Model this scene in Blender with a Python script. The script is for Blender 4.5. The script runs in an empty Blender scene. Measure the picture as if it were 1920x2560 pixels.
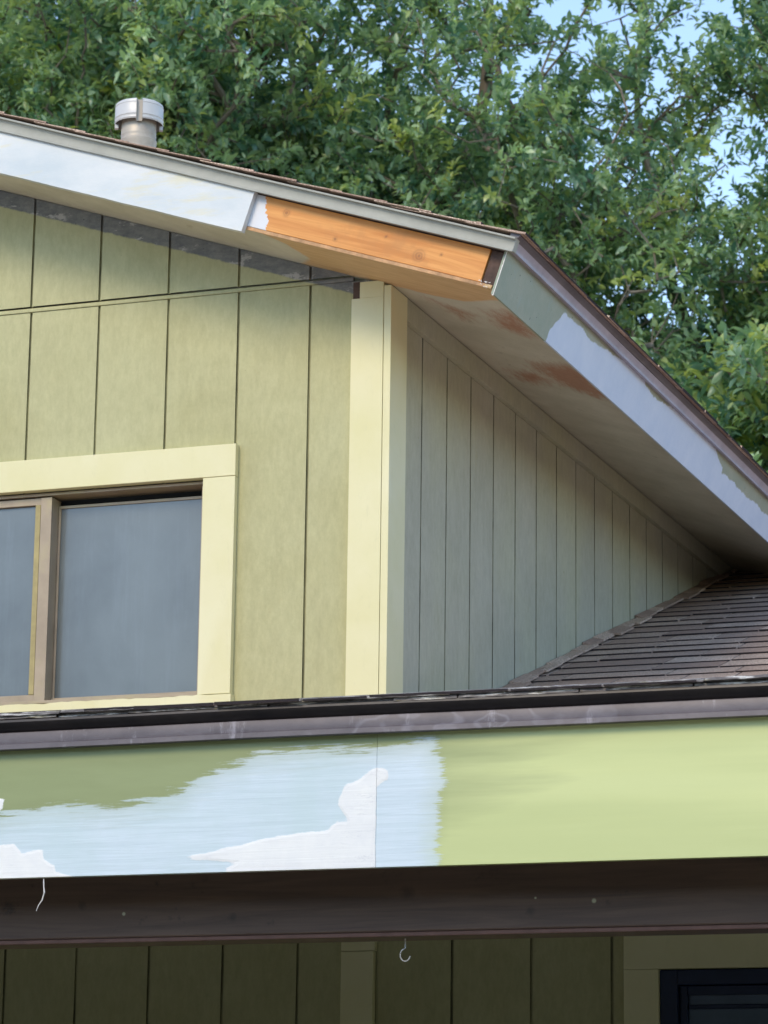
import bpy, math, random
import numpy as np
from mathutils import Vector, noise

# ------------------------------------------------------------------ camera, sky, sun, exposure
SC = bpy.context.scene
C = SC.collection
SC.render.resolution_x, SC.render.resolution_y = 768, 1024
SC.view_settings.view_transform = 'Standard'
SC.view_settings.look = 'None'
SC.view_settings.exposure = 1.72
SC.view_settings.use_white_balance = True
SC.view_settings.white_balance_temperature = 8500
SC.view_settings.white_balance_tint = 10

def make_camera():
    yaw, pit, rol = 0.35431619, 0.22955681, 0.01357464
    d = Vector((-math.sin(yaw)*math.cos(pit), math.cos(yaw)*math.cos(pit), math.sin(pit)))
    r = Vector((math.cos(yaw), math.sin(yaw), 0)); u = r.cross(d)
    r2 = r*math.cos(rol)+u*math.sin(rol); u2 = -r*math.sin(rol)+u*math.cos(rol)
    cam = bpy.data.cameras.new('camera'); cam.sensor_fit = 'HORIZONTAL'
    cam.sensor_width = 36; cam.lens = 36*7811.3/1920; cam.clip_start = .1; cam.clip_end = 3000
    cam.dof.use_dof = True; cam.dof.focus_distance = 7.7; cam.dof.aperture_fstop = 18
    o = bpy.data.objects.new('camera', cam); C.objects.link(o)
    from mathutils import Matrix
    m = Matrix((( r2.x, u2.x, -d.x, 2.696169), (r2.y, u2.y, -d.y, -7.286278), (r2.z, u2.z, -d.z, 1.6), (0, 0, 0, 1)))
    o.matrix_world = m
    SC.camera = o
make_camera()

SUN = Vector((-.13, -.80, .59)).normalized()         # towards the sun: behind the camera's left shoulder, veiled by thin cloud
el = math.asin(SUN.z); az = math.atan2(SUN.x, SUN.y)  # azimuth clockwise from +Y
W = bpy.data.worlds.new('World'); SC.world = W; W.use_nodes = True
wn = W.node_tree.nodes; wn.clear()
sky = wn.new('ShaderNodeTexSky'); sky.sky_type = 'NISHITA'; sky.sun_disc = False
sky.sun_elevation = el; sky.sun_rotation = az; sky.air_density = .85; sky.dust_density = .1; sky.ozone_density = 4.5
bg = wn.new('ShaderNodeBackground'); bg.inputs[1].default_value = .125
wo = wn.new('ShaderNodeOutputWorld')
W.node_tree.links.new(sky.outputs[0], bg.inputs[0]); W.node_tree.links.new(bg.outputs[0], wo.inputs[0])
sl = bpy.data.lights.new('sun', 'SUN'); sl.energy = .58; sl.angle = math.radians(20); sl.color = (1, .93, .82)
so = bpy.data.objects.new('sun', sl); C.objects.link(so)
so.rotation_euler = (-SUN).to_track_quat('-Z', 'Y').to_euler(); so.location = (-10, -15, 20)

rnd = random.Random(7)

# ------------------------------------------------------------------ materials
def lin(*c):
    return tuple((x/255/12.92 if x <= 10 else ((x/255+.055)/1.055)**2.4) for x in c)+(1,)

class Mat:
    """small node helper"""
    def __init__(s, name):
        s.m = bpy.data.materials.new(name); s.m.use_nodes = True
        s.t = s.m.node_tree; s.n = s.t.nodes; s.n.clear()
        s.out = s.n.new('ShaderNodeOutputMaterial'); s.p = s.n.new('ShaderNodeBsdfPrincipled')
        s.t.links.new(s.p.outputs[0], s.out.inputs[0])
        s.tc = s.n.new('ShaderNodeTexCoord').outputs['Object']
    def link(s, a, b): s.t.links.new(a, b)
    def set(s, inp, v):
        i = s.p.inputs[inp]
        if hasattr(v, 'is_output'): s.link(v, i)
        else: i.default_value = v
    def mapped(s, scale=(1, 1, 1), rot=(0, 0, 0), loc=(0, 0, 0)):
        mp = s.n.new('ShaderNodeMapping'); mp.inputs['Scale'].default_value = scale
        mp.inputs['Rotation'].default_value = rot; mp.inputs['Location'].default_value = loc
        s.link(s.tc, mp.inputs[0]); return mp.outputs[0]
    def noise(s, sc, det=4, rough=.55, vec=None, dist=0):
        n = s.n.new('ShaderNodeTexNoise'); n.inputs['Scale'].default_value = sc
        n.inputs['Detail'].default_value = det; n.inputs['Roughness'].default_value = rough
        n.inputs['Distortion'].default_value = dist
        s.link(vec or s.tc, n.inputs['Vector']); return n.outputs['Fac']
    def ramp(s, f, a, b, lo=0., hi=1., smooth=False):
        m = s.n.new('ShaderNodeMapRange'); m.clamp = True
        if smooth: m.interpolation_type = 'SMOOTHSTEP'
        for k, v in zip((1, 2, 3, 4), (a, b, lo, hi)): m.inputs[k].default_value = v
        s.link(f, m.inputs[0]); return m.outputs[0]
    def math(s, op, a, b=0.):
        m = s.n.new('ShaderNodeMath'); m.operation = op
        for i, v in enumerate((a, b)):
            if hasattr(v, 'is_output'): s.link(v, m.inputs[i])
            else: m.inputs[i].default_value = v
        return m.outputs[0]
    def mix(s, f, a, b, mode='MIX'):
        m = s.n.new('ShaderNodeMix'); m.data_type = 'RGBA'; m.blend_type = mode
        for i, v in ((0, f), (6, a), (7, b)):
            if hasattr(v, 'is_output'): s.link(v, m.inputs[i])
            else: m.inputs[i].default_value = v
        return m.outputs[2]
    def spots(s, scale, r, seed=0.):
        v = s.n.new('ShaderNodeTexVoronoi'); v.inputs['Scale'].default_value = scale
        s.link(s.mapped(loc=(seed, seed*2, seed*.5)), v.inputs['Vector'])
        return s.ramp(v.outputs['Distance'], r*scale, r*scale*.6)
    def attr(s, name):
        a = s.n.new('ShaderNodeAttribute'); a.attribute_name = name; return a.outputs['Fac']
    def sep(s):
        x = s.n.new('ShaderNodeSeparateXYZ'); s.link(s.tc, x.inputs[0]); return x.outputs
    def bump(s, h, strength=.3, dist=.002, prev=None):
        b = s.n.new('ShaderNodeBump'); b.inputs['Strength'].default_value = strength
        b.inputs['Distance'].default_value = dist; s.link(h, b.inputs['Height'])
        if prev: s.link(prev, b.inputs['Normal'])
        s.link(b.outputs[0], s.p.inputs['Normal']); return b.outputs[0]

def simple(name, col, rough=.55, metal=0., var=.12, sc=12, bump=.15, bsc=60, stretch=(1, 1, 1), spec=.4, dirt=None):
    M = Mat(name)
    n = M.noise(sc, 5, vec=M.mapped(stretch))
    a = tuple(x*(1-var) for x in col[:3])+(1,); b = tuple(min(1, x*(1+var)) for x in col[:3])+(1,)
    c = M.mix(M.ramp(n, .3, .7), a, b)
    if dirt:
        d = M.noise(sc*.35, 8, .7)
        c = M.mix(M.ramp(d, .52, .75), c, dirt)
    M.set('Base Color', c); M.set('Roughness', rough); M.set('Metallic', metal); M.set('Specular IOR Level', spec)
    if bump: M.bump(M.noise(bsc, 6, .65, vec=M.mapped(stretch)), bump)
    return M.m

def siding_mat(name='siding_paint', a=(178, 173, 128), b=(190, 186, 144), g0=(166, 160, 120)):
    M = Mat(name)
    z = M.sep()
    n = M.noise(3, 6, .6); g = M.noise(10, 8, .7, vec=M.mapped((2, 2, .5)))
    c = M.mix(M.ramp(n, .3, .7), lin(*a), lin(*b))
    c = M.mix(M.ramp(g, .45, .8, 0, .5), c, lin(*g0))
    d = M.noise(9, 9, .75)
    c = M.mix(M.ramp(d, .62, .74, 0, .55), c, lin(176, 160, 116))
    c = M.mix(M.ramp(M.noise(44, 4, .7), .71, .75, 0, .55), c, lin(120, 122, 92))
    c = M.mix(M.ramp(M.noise(2.2, 3, .5, vec=M.mapped((1, 1, .7), loc=(2, 0, 7))), .45, .62, 0, .35), c, lin(192, 190, 150))
    # bare, never painted strip where a board under the soffit was taken off (follows the roof slope)
    s = M.math('SUBTRACT', z[2], M.math('ADD', M.math('MULTIPLY', z[0], -.3333), 4.023))
    s = M.math('ADD', s, M.math('MULTIPLY', M.math('SUBTRACT', M.noise(45, 6, .7), .5), .012))
    front = M.math('LESS_THAN', z[1], .02)
    left = M.math('LESS_THAN', z[0], -.02)
    bare = M.math('MULTIPLY', M.math('MULTIPLY', M.ramp(s, -.050, -.045), front), left)
    grey = M.mix(M.ramp(M.noise(30, 8, .8, vec=M.mapped((.6, 1, 1.4))), .35, .62), lin(104, 106, 110), lin(138, 138, 134))
    w = M.noise(11, 7, .7, vec=M.mapped((1, 1, 2.2), loc=(.37, 0, .1)))
    grey = M.mix(M.ramp(w, .57, .62), grey, lin(180, 176, 172))
    grey = M.mix(M.ramp(M.noise(70, 4, .6), .68, .74), grey, lin(45, 45, 50))
    c = M.mix(bare, c, grey)
    rg_ = M.noise(55, 8, .8, vec=M.mapped((1, 1, .4)))
    c = M.mix(M.ramp(rg_, .35, .65, 0, 1.), M.mix(1., c, (.88, .88, .86, 1), 'MULTIPLY'), M.mix(1., c, (1.06, 1.06, 1.05, 1), 'MULTIPLY'))
    c = M.mix(M.math('MULTIPLY', M.spots(4.2, .0045, 1.), .5), c, lin(122, 116, 84))
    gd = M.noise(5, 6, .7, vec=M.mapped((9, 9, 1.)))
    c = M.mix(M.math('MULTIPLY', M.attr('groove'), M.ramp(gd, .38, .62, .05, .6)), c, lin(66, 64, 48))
    M.set('Base Color', c); M.set('Roughness', .62); M.set('Specular IOR Level', .35)
    b = M.bump(M.noise(70, 7, .7, vec=M.mapped((1, 1, .45))), .22, .0012)
    M.bump(M.noise(11, 6, .65), .4, .005, b)
    return M.m

def cream_mat():
    M = Mat('cream_trim_paint')
    n = M.noise(5, 6, .6)
    c = M.mix(M.ramp(n, .35, .7), lin(226, 218, 176), lin(220, 212, 162))
    c = M.mix(M.ramp(M.noise(2.3, 3, .5, vec=M.mapped((1, 1, .6))), .56, .6, 0, .5), c, lin(232, 226, 190))
    c = M.mix(M.ramp(M.noise(26, 7, .75), .72, .76, 0, .6), c, lin(198, 176, 130))
    c = M.mix(M.math('MULTIPLY', M.spots(6.5, .0042, 3.), .55), c, lin(196, 180, 134))
    c = M.mix(M.ramp(M.noise(45, 8, .8, vec=M.mapped((1, 1, .35))), .55, .75, 0, .5), c, lin(206, 200, 158))
    M.set('Base Color', c); M.set('Roughness', .5)
    b = M.bump(M.noise(60, 7, .7, vec=M.mapped((.5, 1, .5))), .3, .0015)
    M.bump(M.noise(6, 3, .5), .3, .005, b)
    return M.m

def porch_fascia_mat():
    M = Mat('porch_fascia_paint')
    z = M.sep()
    # old green, and a fresher yellow green coat further right laid on in long horizontal passes
    base = M.mix(M.ramp(M.noise(4, 5, .6, vec=M.mapped((.5, 1, 3))), .3, .7), lin(136, 146, 100), lin(148, 158, 112))
    wob = M.math('MULTIPLY', M.math('SUBTRACT', M.noise(3.2, 5, .6, vec=M.mapped((.3, 1, 4))), .5), .9)
    fresh = M.ramp(M.math('ADD', z[0], wob), .42, 1.05, smooth=True)
    lo = M.ramp(z[2], 2.60, 2.40, .25, 1., smooth=True)
    yel = M.mix(M.ramp(M.noise(2.6, 4, .5, vec=M.mapped((.2, 1, 3.2))), .36, .64, smooth=True), lin(194, 202, 142), lin(208, 214, 152))
    yel = M.mix(M.ramp(M.noise(1.2, 2, .5, vec=M.mapped((.3, 1, 5.), loc=(3.1, 0, 1.2))), .4, .6, 0, .45), yel, lin(190, 201, 150))
    f2 = M.math('MULTIPLY', fresh, 1.)
    f3 = M.math('MINIMUM', M.math('ADD', f2, M.math('MULTIPLY', M.math('MULTIPLY', lo, M.ramp(z[0], .45, .6)), .75)), 1.)
    c = M.mix(f3, base, yel)
    c = M.mix(M.ramp(M.noise(38, 7, .8, vec=M.mapped((1, 1, 2))), .74, .78, 0, .7), c, lin(140, 125, 80))
    # bluish primer, brushed
    streak = M.math('SUBTRACT', M.noise(26, 8, .75, vec=M.mapped((.22, 1, 3.4), rot=(0, .10, 0))), .5)
    fine = M.math('SUBTRACT', M.noise(60, 6, .8, vec=M.mapped((.16, 1, 6), rot=(0, .12, 0), loc=(2, 0, 5))), .5)
    pr = M.math('ADD', M.attr('primer'), M.math('ADD', M.math('MULTIPLY', streak, .10), M.math('MULTIPLY', fine, .06)))
    prm = M.math('ADD', M.math('MULTIPLY', M.ramp(pr, -.002, .004), .72), M.math('MULTIPLY', M.ramp(pr, .0, .05), .28))
    st2 = M.noise(26, 7, .7, vec=M.mapped((.12, 1, 4.2), rot=(0, .08, 0)), dist=.9)
    pc = M.mix(M.ramp(st2, .35, .68), lin(194, 211, 218), lin(212, 226, 234))
    pc = M.mix(M.ramp(M.noise(5, 4, .6), .4, .65, 0, .55), pc, lin(188, 210, 210))
    c = M.mix(prm, c, pc)
    # white filler, trowelled: hard edge
    fe = M.math('ADD', M.attr('filler'), M.math('MULTIPLY', M.math('SUBTRACT', M.noise(40, 6, .7, vec=M.mapped((.7, 1, 1.4))), .5), .014))
    flm = M.ramp(fe, -.0005, .0015)
    fc = M.mix(M.ramp(M.noise(12, 6, .7), .35, .7), lin(228, 229, 228), lin(238, 238, 234))
    ck = M.math('ABSOLUTE', M.math('SUBTRACT', M.noise(9, 5, .6, vec=M.mapped((.8, 1, 5.5), loc=(3, 0, 8))), .5))
    fc = M.mix(M.math('MULTIPLY', M.ramp(ck, .006, .001), M.ramp(z[0], .3, .38, 0, .5)), fc, lin(186, 188, 194))
    fc = M.mix(M.ramp(M.noise(30, 7, .75, vec=M.mapped((.3, 1, 1))), .62, .7, 0, .5), fc, lin(212, 214, 214))
    c = M.mix(flm, c, fc)
    M.set('Base Color', c); M.set('Roughness', M.ramp(prm, 0, 1, .42, .6)); M.set('Specular IOR Level', .45)
    b = M.bump(M.math('MULTIPLY', st2, M.ramp(prm, 0, 1, .15, 1.)), .35, .0022)
    b = M.bump(M.ramp(fe, -.001, .006), .6, .0016, b)
    M.bump(M.noise(3.5, 4, .6, vec=M.mapped((.5, 1, 1.5))), .35, .006, b)
    return M.m

def eave_fascia_mat():
    M = Mat('eave_fascia_paint')
    c = M.mix(M.ramp(M.noise(7, 7, .7), .35, .65), lin(142, 154, 134), lin(160, 164, 144))
    c = M.mix(M.ramp(M.noise(16, 7, .7), .56, .66, 0, .6), c, lin(142, 162, 152))
    c = M.mix(M.ramp(M.noise(55, 3, .6), .70, .73), c, lin(52, 66, 62))
    pr = M.math('ADD', M.attr('primer'), M.math('MULTIPLY', M.math('SUBTRACT', M.noise(16, 6, .7), .5), .03))
    pc = M.mix(M.ramp(M.noise(8, 6, .65), .35, .7), lin(196, 212, 232), lin(210, 222, 238))
    c = M.mix(M.ramp(pr, -.001, .003), c, pc)
    M.set('Base Color', c); M.set('Roughness', .5)
    M.bump(M.noise(20, 8, .75), .4, .003)
    return M.m

def white_board_mat():
    M = Mat('white_primer_paint')
    st = (.4, 1, 1)
    c = M.mix(M.ramp(M.noise(6, 6, .65, vec=M.mapped(st)), .35, .65), lin(196, 205, 208), lin(222, 223, 221))
    c = M.mix(M.ramp(M.noise(4, 5, .6, vec=M.mapped(st, loc=(4, 2, 1))), .55, .68, 0, .5), c, lin(208, 205, 216))
    c = M.mix(M.ramp(M.noise(5, 5, .6, vec=M.mapped(st, loc=(1, 7, 2))), .58, .7, 0, .5), c, lin(186, 206, 202))
    c = M.mix(M.ramp(M.noise(9, 7, .7, vec=M.mapped((.3, 1, 1.6), rot=(0, .32, 0))), .56, .66, 0, .7), c, lin(218, 210, 180))
    c = M.mix(M.ramp(M.noise(40, 5, .7), .73, .78, 0, .6), c, lin(160, 165, 165))
    M.set('Base Color', c); M.set('Roughness', .45)
    b = M.bump(M.noise(30, 7, .7, vec=M.mapped((.4, 1, 1.4), rot=(0, .32, 0))), .3, .0015)
    M.bump(M.noise(7, 5, .6), .5, .004, b)
    return M.m

def pine_mat():
    M = Mat('bare_pine')
    v = M.mapped((1, 1, 1), rot=(0, -.3217, 0))       # along the board
    mp = M.n.new('ShaderNodeMapping'); mp.inputs['Scale'].default_value = (2.2, 20, 34); M.link(v, mp.inputs[0])
    g = M.noise(1.3, 6, .6, vec=mp.outputs[0], dist=.8)
    c = M.mix(M.ramp(g, .35, .62), lin(212, 132, 66), lin(236, 164, 94))
    c = M.mix(M.ramp(M.noise(9, 5, .6), .55, .72, 0, .6), c, lin(196, 130, 74))
    z = M.sep()
    # knots
    for (kx, kz, r) in ((-.179, 4.153, .008), (.093, 4.062, .004), (.181, 4.003, .012), (-.045, 4.069, .005), (.02, 4.02, .004), (.24, 4.0, .004)):
        dx = M.math('SUBTRACT', z[0], kx); dz = M.math('SUBTRACT', z[2], kz)
        d = M.math('SQRT', M.math('ADD', M.math('MULTIPLY', dx, dx), M.math('MULTIPLY', dz, dz)))
        d = M.math('ADD', d, M.math('MULTIPLY', M.math('SUBTRACT', M.noise(120, 3), .5), .006))
        ring = M.math('SINE', M.math('MULTIPLY', d, 900))
        c = M.mix(M.math('MULTIPLY', M.ramp(d, r*1.9, r*.4), M.ramp(ring, -1, 1, .35, .75)), c, lin(150, 92, 55))
    # white primer slopped over the left end
    e = M.math('ADD', M.math('SUBTRACT', -.232, z[0]), M.math('MULTIPLY', M.math('SUBTRACT', M.noise(55, 5, .7), .5), .045))
    c = M.mix(M.ramp(e, 0, .003), c, lin(222, 224, 228))
    M.set('Base Color', c); M.set('Roughness', .6)
    M.bump(g, .25, .001)
    return M.m

def soffit_mat():
    M = Mat('soffit_paint')
    c = M.mix(M.ramp(M.noise(5, 7, .7), .35, .65), lin(192, 186, 166), lin(212, 206, 188))
    c = M.mix(M.ramp(M.noise(24, 8, .75, vec=M.mapped((1, .5, 1))), .6, .68, 0, .5), c, lin(158, 148, 126))
    nz = M.math('SUBTRACT', M.noise(14, 7, .7), .5)
    tan = M.ramp(M.math('ADD', M.attr('bare'), M.math('MULTIPLY', nz, .02)), -.004, .008)
    tc = M.mix(M.ramp(M.noise(10, 7, .6, vec=M.mapped((1.2, 6, 1))), .35, .65), lin(206, 166, 120), lin(220, 182, 136))
    c = M.mix(tan, c, tc)
    red = M.ramp(M.math('ADD', M.attr('peel'), M.math('MULTIPLY', M.math('SUBTRACT', M.noise(26, 10, .85, vec=M.mapped((2.2, .6, 1))), .5), .26)), -.02, .05, 0, .9)
    c = M.mix(red, c, M.mix(M.noise(60, 5), lin(166, 110, 82), lin(188, 138, 110)))
    M.set('Base Color', c); M.set('Roughness', .65)
    b = M.bump(M.noise(22, 8, .75, vec=M.mapped((1.6, .6, 1))), .4, .003)
    return M.m

def shingle_mat(name, a, b, dark):
    M = Mat(name)
    t = M.attr('tint')
    c = M.mix(M.ramp(t, 0, 1), a, b)
    c = M.mix(M.ramp(M.noise(260, 3, .7), .40, .62), c, dark)
    c = M.mix(M.ramp(M.noise(140, 4, .7, vec=M.mapped(loc=(3, 1, 2))), .60, .70, 0, .6), c, lin(176, 160, 152))
    c = M.mix(M.ramp(M.noise(6, 6, .7), .45, .7, 0, .4), c, dark)
    c = M.mix(M.ramp(M.noise(16, 7, .75, vec=M.mapped(loc=(9, 4, 0))), .62, .7, 0, .5), c, lin(168, 128, 100))
    c = M.mix(M.ramp(t, -.1, -.5), c, lin(58, 52, 54))
    M.set('Base Color', c); M.set('Roughness', .92); M.set('Specular IOR Level', .12)
    M.bump(M.noise(320, 4, .7), .3, .002)
    return M.m

def moss_edge_mat():
    M = Mat('mossy_highlit_edge')
    n = M.noise(60, 7, .8, vec=M.mapped((.5, 1, 3)))
    c = M.mix(M.ramp(n, .3, .7), lin(70, 66, 68), lin(132, 124, 120))
    c = M.mix(M.ramp(M.noise(22, 6, .7, vec=M.mapped((.6, 1, 4))), .55, .66), c, lin(122, 112, 66))
    c = M.mix(M.ramp(M.noise(34, 6, .7, vec=M.mapped((.4, 1, 4), loc=(5, 0, 2))), .50, .60), c, lin(220, 216, 208))  # pale streaks stand in for the bright highlight along the edge
    M.set('Base Color', c); M.set('Roughness', .85)
    M.bump(M.noise(180, 5, .7), .8, .003)
    return M.m

def metal_mat(name, a, b, rough=.45, streak=True):
    M = Mat(name)
    n = M.noise(7, 7, .7, vec=M.mapped((1, 1, 1.5)))
    c = M.mix(M.ramp(n, .35, .68), a, b)
    if streak:
        v = M.noise(20, 6, .7, vec=M.mapped((1, 1, .3)))
        c = M.mix(M.ramp(v, .58, .66, 0, .45), c, lin(170, 166, 174))
        k = M.math('ABSOLUTE', M.math('SUBTRACT', M.noise(9, 2, .4, vec=M.mapped((1, 1, 1.6), loc=(1.5, 0, 4))), .5))
        k = M.math('MULTIPLY', M.ramp(k, .035, .008), M.ramp(M.noise(2.2, 2, .5, vec=M.mapped(loc=(.4, 2, 2))), .5, .6))
        c = M.mix(M.math('MULTIPLY', k, .16), c, lin(176, 174, 186))
    M.set('Base Color', c); M.set('Roughness', rough); M.set('Specular IOR Level', .5)
    M.bump(M.noise(3.5, 5, .6), .5, .006)
    return M.m

def beam_mat():
    M = Mat('dark_stained_beam')
    g = M.noise(1.6, 8, .65, vec=M.mapped((1.4, 10, 24)), dist=1.)
    c = M.mix(M.ramp(g, .35, .65), lin(86, 64, 52), lin(108, 82, 66))
    c = M.mix(M.ramp(M.noise(9, 6, .7), .60, .72, 0, .8), c, lin(36, 30, 28))
    z = M.sep()
    for (kx, kz, r) in ((-.33, 2.318, .012), (.032, 2.284, .013), (.712, 2.281, .014), (.436, 2.326, .02), (-.15, 2.362, .008)):
        dx = M.math('SUBTRACT', z[0], kx); dz = M.math('SUBTRACT', z[2], kz)
        d = M.math('SQRT', M.math('ADD', M.math('MULTIPLY', dx, dx), M.math('MULTIPLY', dz, dz)))
        d = M.math('ADD', d, M.math('MULTIPLY', M.math('SUBTRACT', M.noise(70, 3), .5), .02))
        c = M.mix(M.ramp(d, r, r*.2, 0, .5), c, lin(44, 34, 30))
    for (kx, kz, r) in ((.85, 2.30, .006), (.722, 2.309, .003), (-.228, 2.297, .005)):
        dx = M.math('SUBTRACT', z[0], kx); dz = M.math('SUBTRACT', z[2], kz)
        d = M.math('SQRT', M.math('ADD', M.math('MULTIPLY', dx, dx), M.math('MULTIPLY', dz, dz)))
        c = M.mix(M.ramp(d, r, r*.5, 0, .8), c, lin(190, 185, 150))
    M.set('Base Color', c); M.set('Roughness', .6)
    M.bump(g, .3, .002)
    return M.m

def pane_mat(name, col, rough):
    M = Mat(name)
    c = M.mix(M.ramp(M.noise(3.1, 5, .6, vec=M.mapped((1.2, 1, 1)), dist=.2), .25, .75, smooth=True), tuple(x*.8 for x in col[:3])+(1,), tuple(x*1.35 for x in col[:3])+(1,))  # blotches of tone stand in for blurred reflections on the glass
    c = M.mix(M.ramp(M.noise(30, 7, .7, vec=M.mapped((1, 1, .08))), .5, .8, 0, .12), c, lin(150, 165, 175))
    M.set('Base Color', c); M.set('Roughness', rough); M.set('Specular IOR Level', .9)
    M.set('Coat Weight', .4); M.set('Coat Roughness', .12)
    M.bump(M.noise(220, 3, .6), .12, .001)
    return M.m

def leaf_mat(name, dark, light, young, trans=.35):
    M = Mat(name)
    t = M.attr('tint')
    c = M.mix(t, dark, light)
    c = M.mix(M.ramp(M.attr('young'), .0, 1.), c, young)
    M.set('Base Color', c); M.set('Roughness', .34); M.set('Specular IOR Level', .85)
    tr = M.n.new('ShaderNodeBsdfTranslucent')
    M.link(M.mix(1., c, (1., 1.0, .55, 1), 'MULTIPLY'), tr.inputs[0])
    mx = M.n.new('ShaderNodeMixShader'); mx.inputs[0].default_value = trans
    M.link(M.p.outputs[0], mx.inputs[1]); M.link(tr.outputs[0], mx.inputs[2]); M.link(mx.outputs[0], M.out.inputs[0])
    return M.m

SID = siding_mat(); SIDE = siding_mat('siding_paint_sky_shade', (176, 174, 152), (188, 185, 165), (164, 159, 138)); CREAM = cream_mat(); FASC = porch_fascia_mat(); EAVE = eave_fascia_mat(); WHITE = white_board_mat()  # SIDE repeats the siding paint, greyed to carry its bluish sky shade
PINE = pine_mat(); SOFF = soffit_mat(); BEAM = beam_mat(); MOSS = moss_edge_mat()
SHIN = shingle_mat('brown_shingles', lin(178, 148, 132), lin(246, 218, 196), lin(148, 122, 108))
DARKWOOD = simple('rotted_wood', lin(88, 68, 60), .8, var=.35, sc=40, bump=.6)
RAKEMETAL = metal_mat('pale_drip_metal', lin(150, 150, 140), lin(172, 171, 160), .55, False)
BRONZE = metal_mat('chalky_bronze_metal', lin(82, 75, 80), lin(106, 98, 102), .45)
EAVEMETAL = metal_mat('chalky_lit_eave_metal', lin(150, 144, 156), lin(176, 168, 178), .42, False)  # lighter lower tone paints in the drip's curved shading, besides chalk
NOSE = metal_mat('dark_bronze_metal', lin(34, 31, 33), lin(52, 46, 46), .4, False)  # near-black tone also carries the shade on the down-turned nose
EDGE = metal_mat('shaded_drip_metal', lin(80, 76, 82), lin(104, 100, 106), .4, False)  # darker upper tone of the same drip, its shade put into colour
ALU = simple('tan_aluminium', lin(166, 148, 126), .42, .15, .12, 14, .1, dirt=lin(176, 162, 124))
BRASS = simple('oxidised_track', lin(166, 150, 104), .5, .2, .15, 30)
PANE = pane_mat('frosted_glass', lin(84, 92, 92), .3)
GALV = simple('galvanised_steel', lin(208, 206, 202), .42, .1, .08, 8, .12, 25)
GALVD = simple('weathered_vent_steel', lin(186, 176, 162), .5, .2, .14, 14, .2, 30, dirt=lin(150, 128, 112))
FLASH = simple('pipe_flashing', lin(92, 82, 86), .55, .2, .2, 10)
NAVY = simple('navy_door_paint', lin(24, 40, 68), .35, 0, .2, 10, .1)
DGLASS = simple('dark_door_glass', lin(96, 112, 130), .12, 0, .2, 6, .03, spec=.9)
CEIL = simple('porch_ceiling_paint', lin(110, 104, 88), .7, 0, .1, 5)
BOARDEDGE = simple('ply_edge', lin(196, 150, 110), .7, 0, .3, 40, .3)
CHIP = simple('chipped_white_paint', lin(226, 220, 214), .6, 0, .1, 40, .5, 90)
BARK = simple('grey_bark', lin(118, 108, 98), .85, 0, .35, 14, .6, 50, (1, 1, .4), dirt=lin(70, 62, 56))

# ------------------------------------------------------------------ mesh helpers
class MB:
    def __init__(s): s.v = []; s.f = []
    def add(s, vs, fs):
        k = len(s.v); s.v += [tuple(p) for p in vs]; s.f += [tuple(i+k for i in f) for f in fs]
    def box(s, x0, x1, y0, y1, z0, z1):
        s.add([(x0, y0, z0), (x1, y0, z0), (x1, y1, z0), (x0, y1, z0), (x0, y0, z1), (x1, y0, z1), (x1, y1, z1), (x0, y1, z1)],
              [(0, 3, 2, 1), (4, 5, 6, 7), (0, 1, 5, 4), (1, 2, 6, 5), (2, 3, 7, 6), (3, 0, 4, 7)])
    def prism(s, prof, vec):
        """prof: closed 3D loop, swept by vec"""
        n = len(prof); v = Vector(vec)
        a = [Vector(p) for p in prof]; b = [p+v for p in a]
        s.add(a+b, [tuple(range(n-1, -1, -1)), tuple(range(n, 2*n))]+[(i, (i+1) % n, n+(i+1) % n, n+i) for i in range(n)])
    def tube(s, pts, rs, seg=8, cap=True):
        pts = [Vector(p) for p in pts]; rings = []; k = len(s.v)
        for i, p in enumerate(pts):
            t = (pts[min(i+1, len(pts)-1)]-pts[max(i-1, 0)]).normalized()
            a = t.cross(Vector((.31, .2, .93))).normalized() if abs(t.dot(Vector((.31, .2, .93)).normalized())) < .98 else t.cross(Vector((1, 0, 0))).normalized()
            b = t.cross(a)
            s.v += [tuple(p+(a*math.cos(q)+b*math.sin(q))*rs[i]) for q in (2*math.pi*j/seg for j in range(seg))]
        for i in range(len(pts)-1):
            for j in range(seg):
                s.f.append((k+i*seg+j, k+i*seg+(j+1) % seg, k+(i+1)*seg+(j+1) % seg, k+(i+1)*seg+j))
        if cap:
            s.f.append(tuple(k+j for j in range(seg-1, -1, -1))); s.f.append(tuple(k+(len(pts)-1)*seg+j for j in range(seg)))
    def lathe(s, prof, cx, cy, seg=48):
        k = len(s.v); n = len(prof)
        for r, z in prof:
            s.v += [(cx+r*math.cos(2*math.pi*j/seg), cy+r*math.sin(2*math.pi*j/seg), z) for j in range(seg)]
        for i in range(n-1):
            for j in range(seg):
                s.f.append((k+i*seg+j, k+i*seg+(j+1) % seg, k+(i+1)*seg+(j+1) % seg, k+(i+1)*seg+j))
    def build(s, name, mat, parent=None, smooth=False, bevel=0, attrs=None, autosmooth=None):
        me = bpy.data.meshes.new(name); me.from_pydata(s.v, [], s.f); me.update()
        me.materials.append(mat)
        if attrs:
            for an, vals in attrs.items():
                a = me.attributes.new(an, 'FLOAT', 'POINT'); a.data.foreach_set('value', np.asarray(vals, dtype=np.float32))
        o = bpy.data.objects.new(name, me); C.objects.link(o)
        if smooth:
            me.polygons.foreach_set('use_smooth', [True]*len(me.polygons))
            try: me.set_sharp_from_angle(angle=math.radians(40))
            except Exception: pass
        if bevel:
            b = o.modifiers.new('bevel', 'BEVEL'); b.width = bevel; b.segments = 2; b.limit_method = 'ANGLE'; b.angle_limit = math.radians(40)
        if parent: o.parent = parent
        return o

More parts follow.
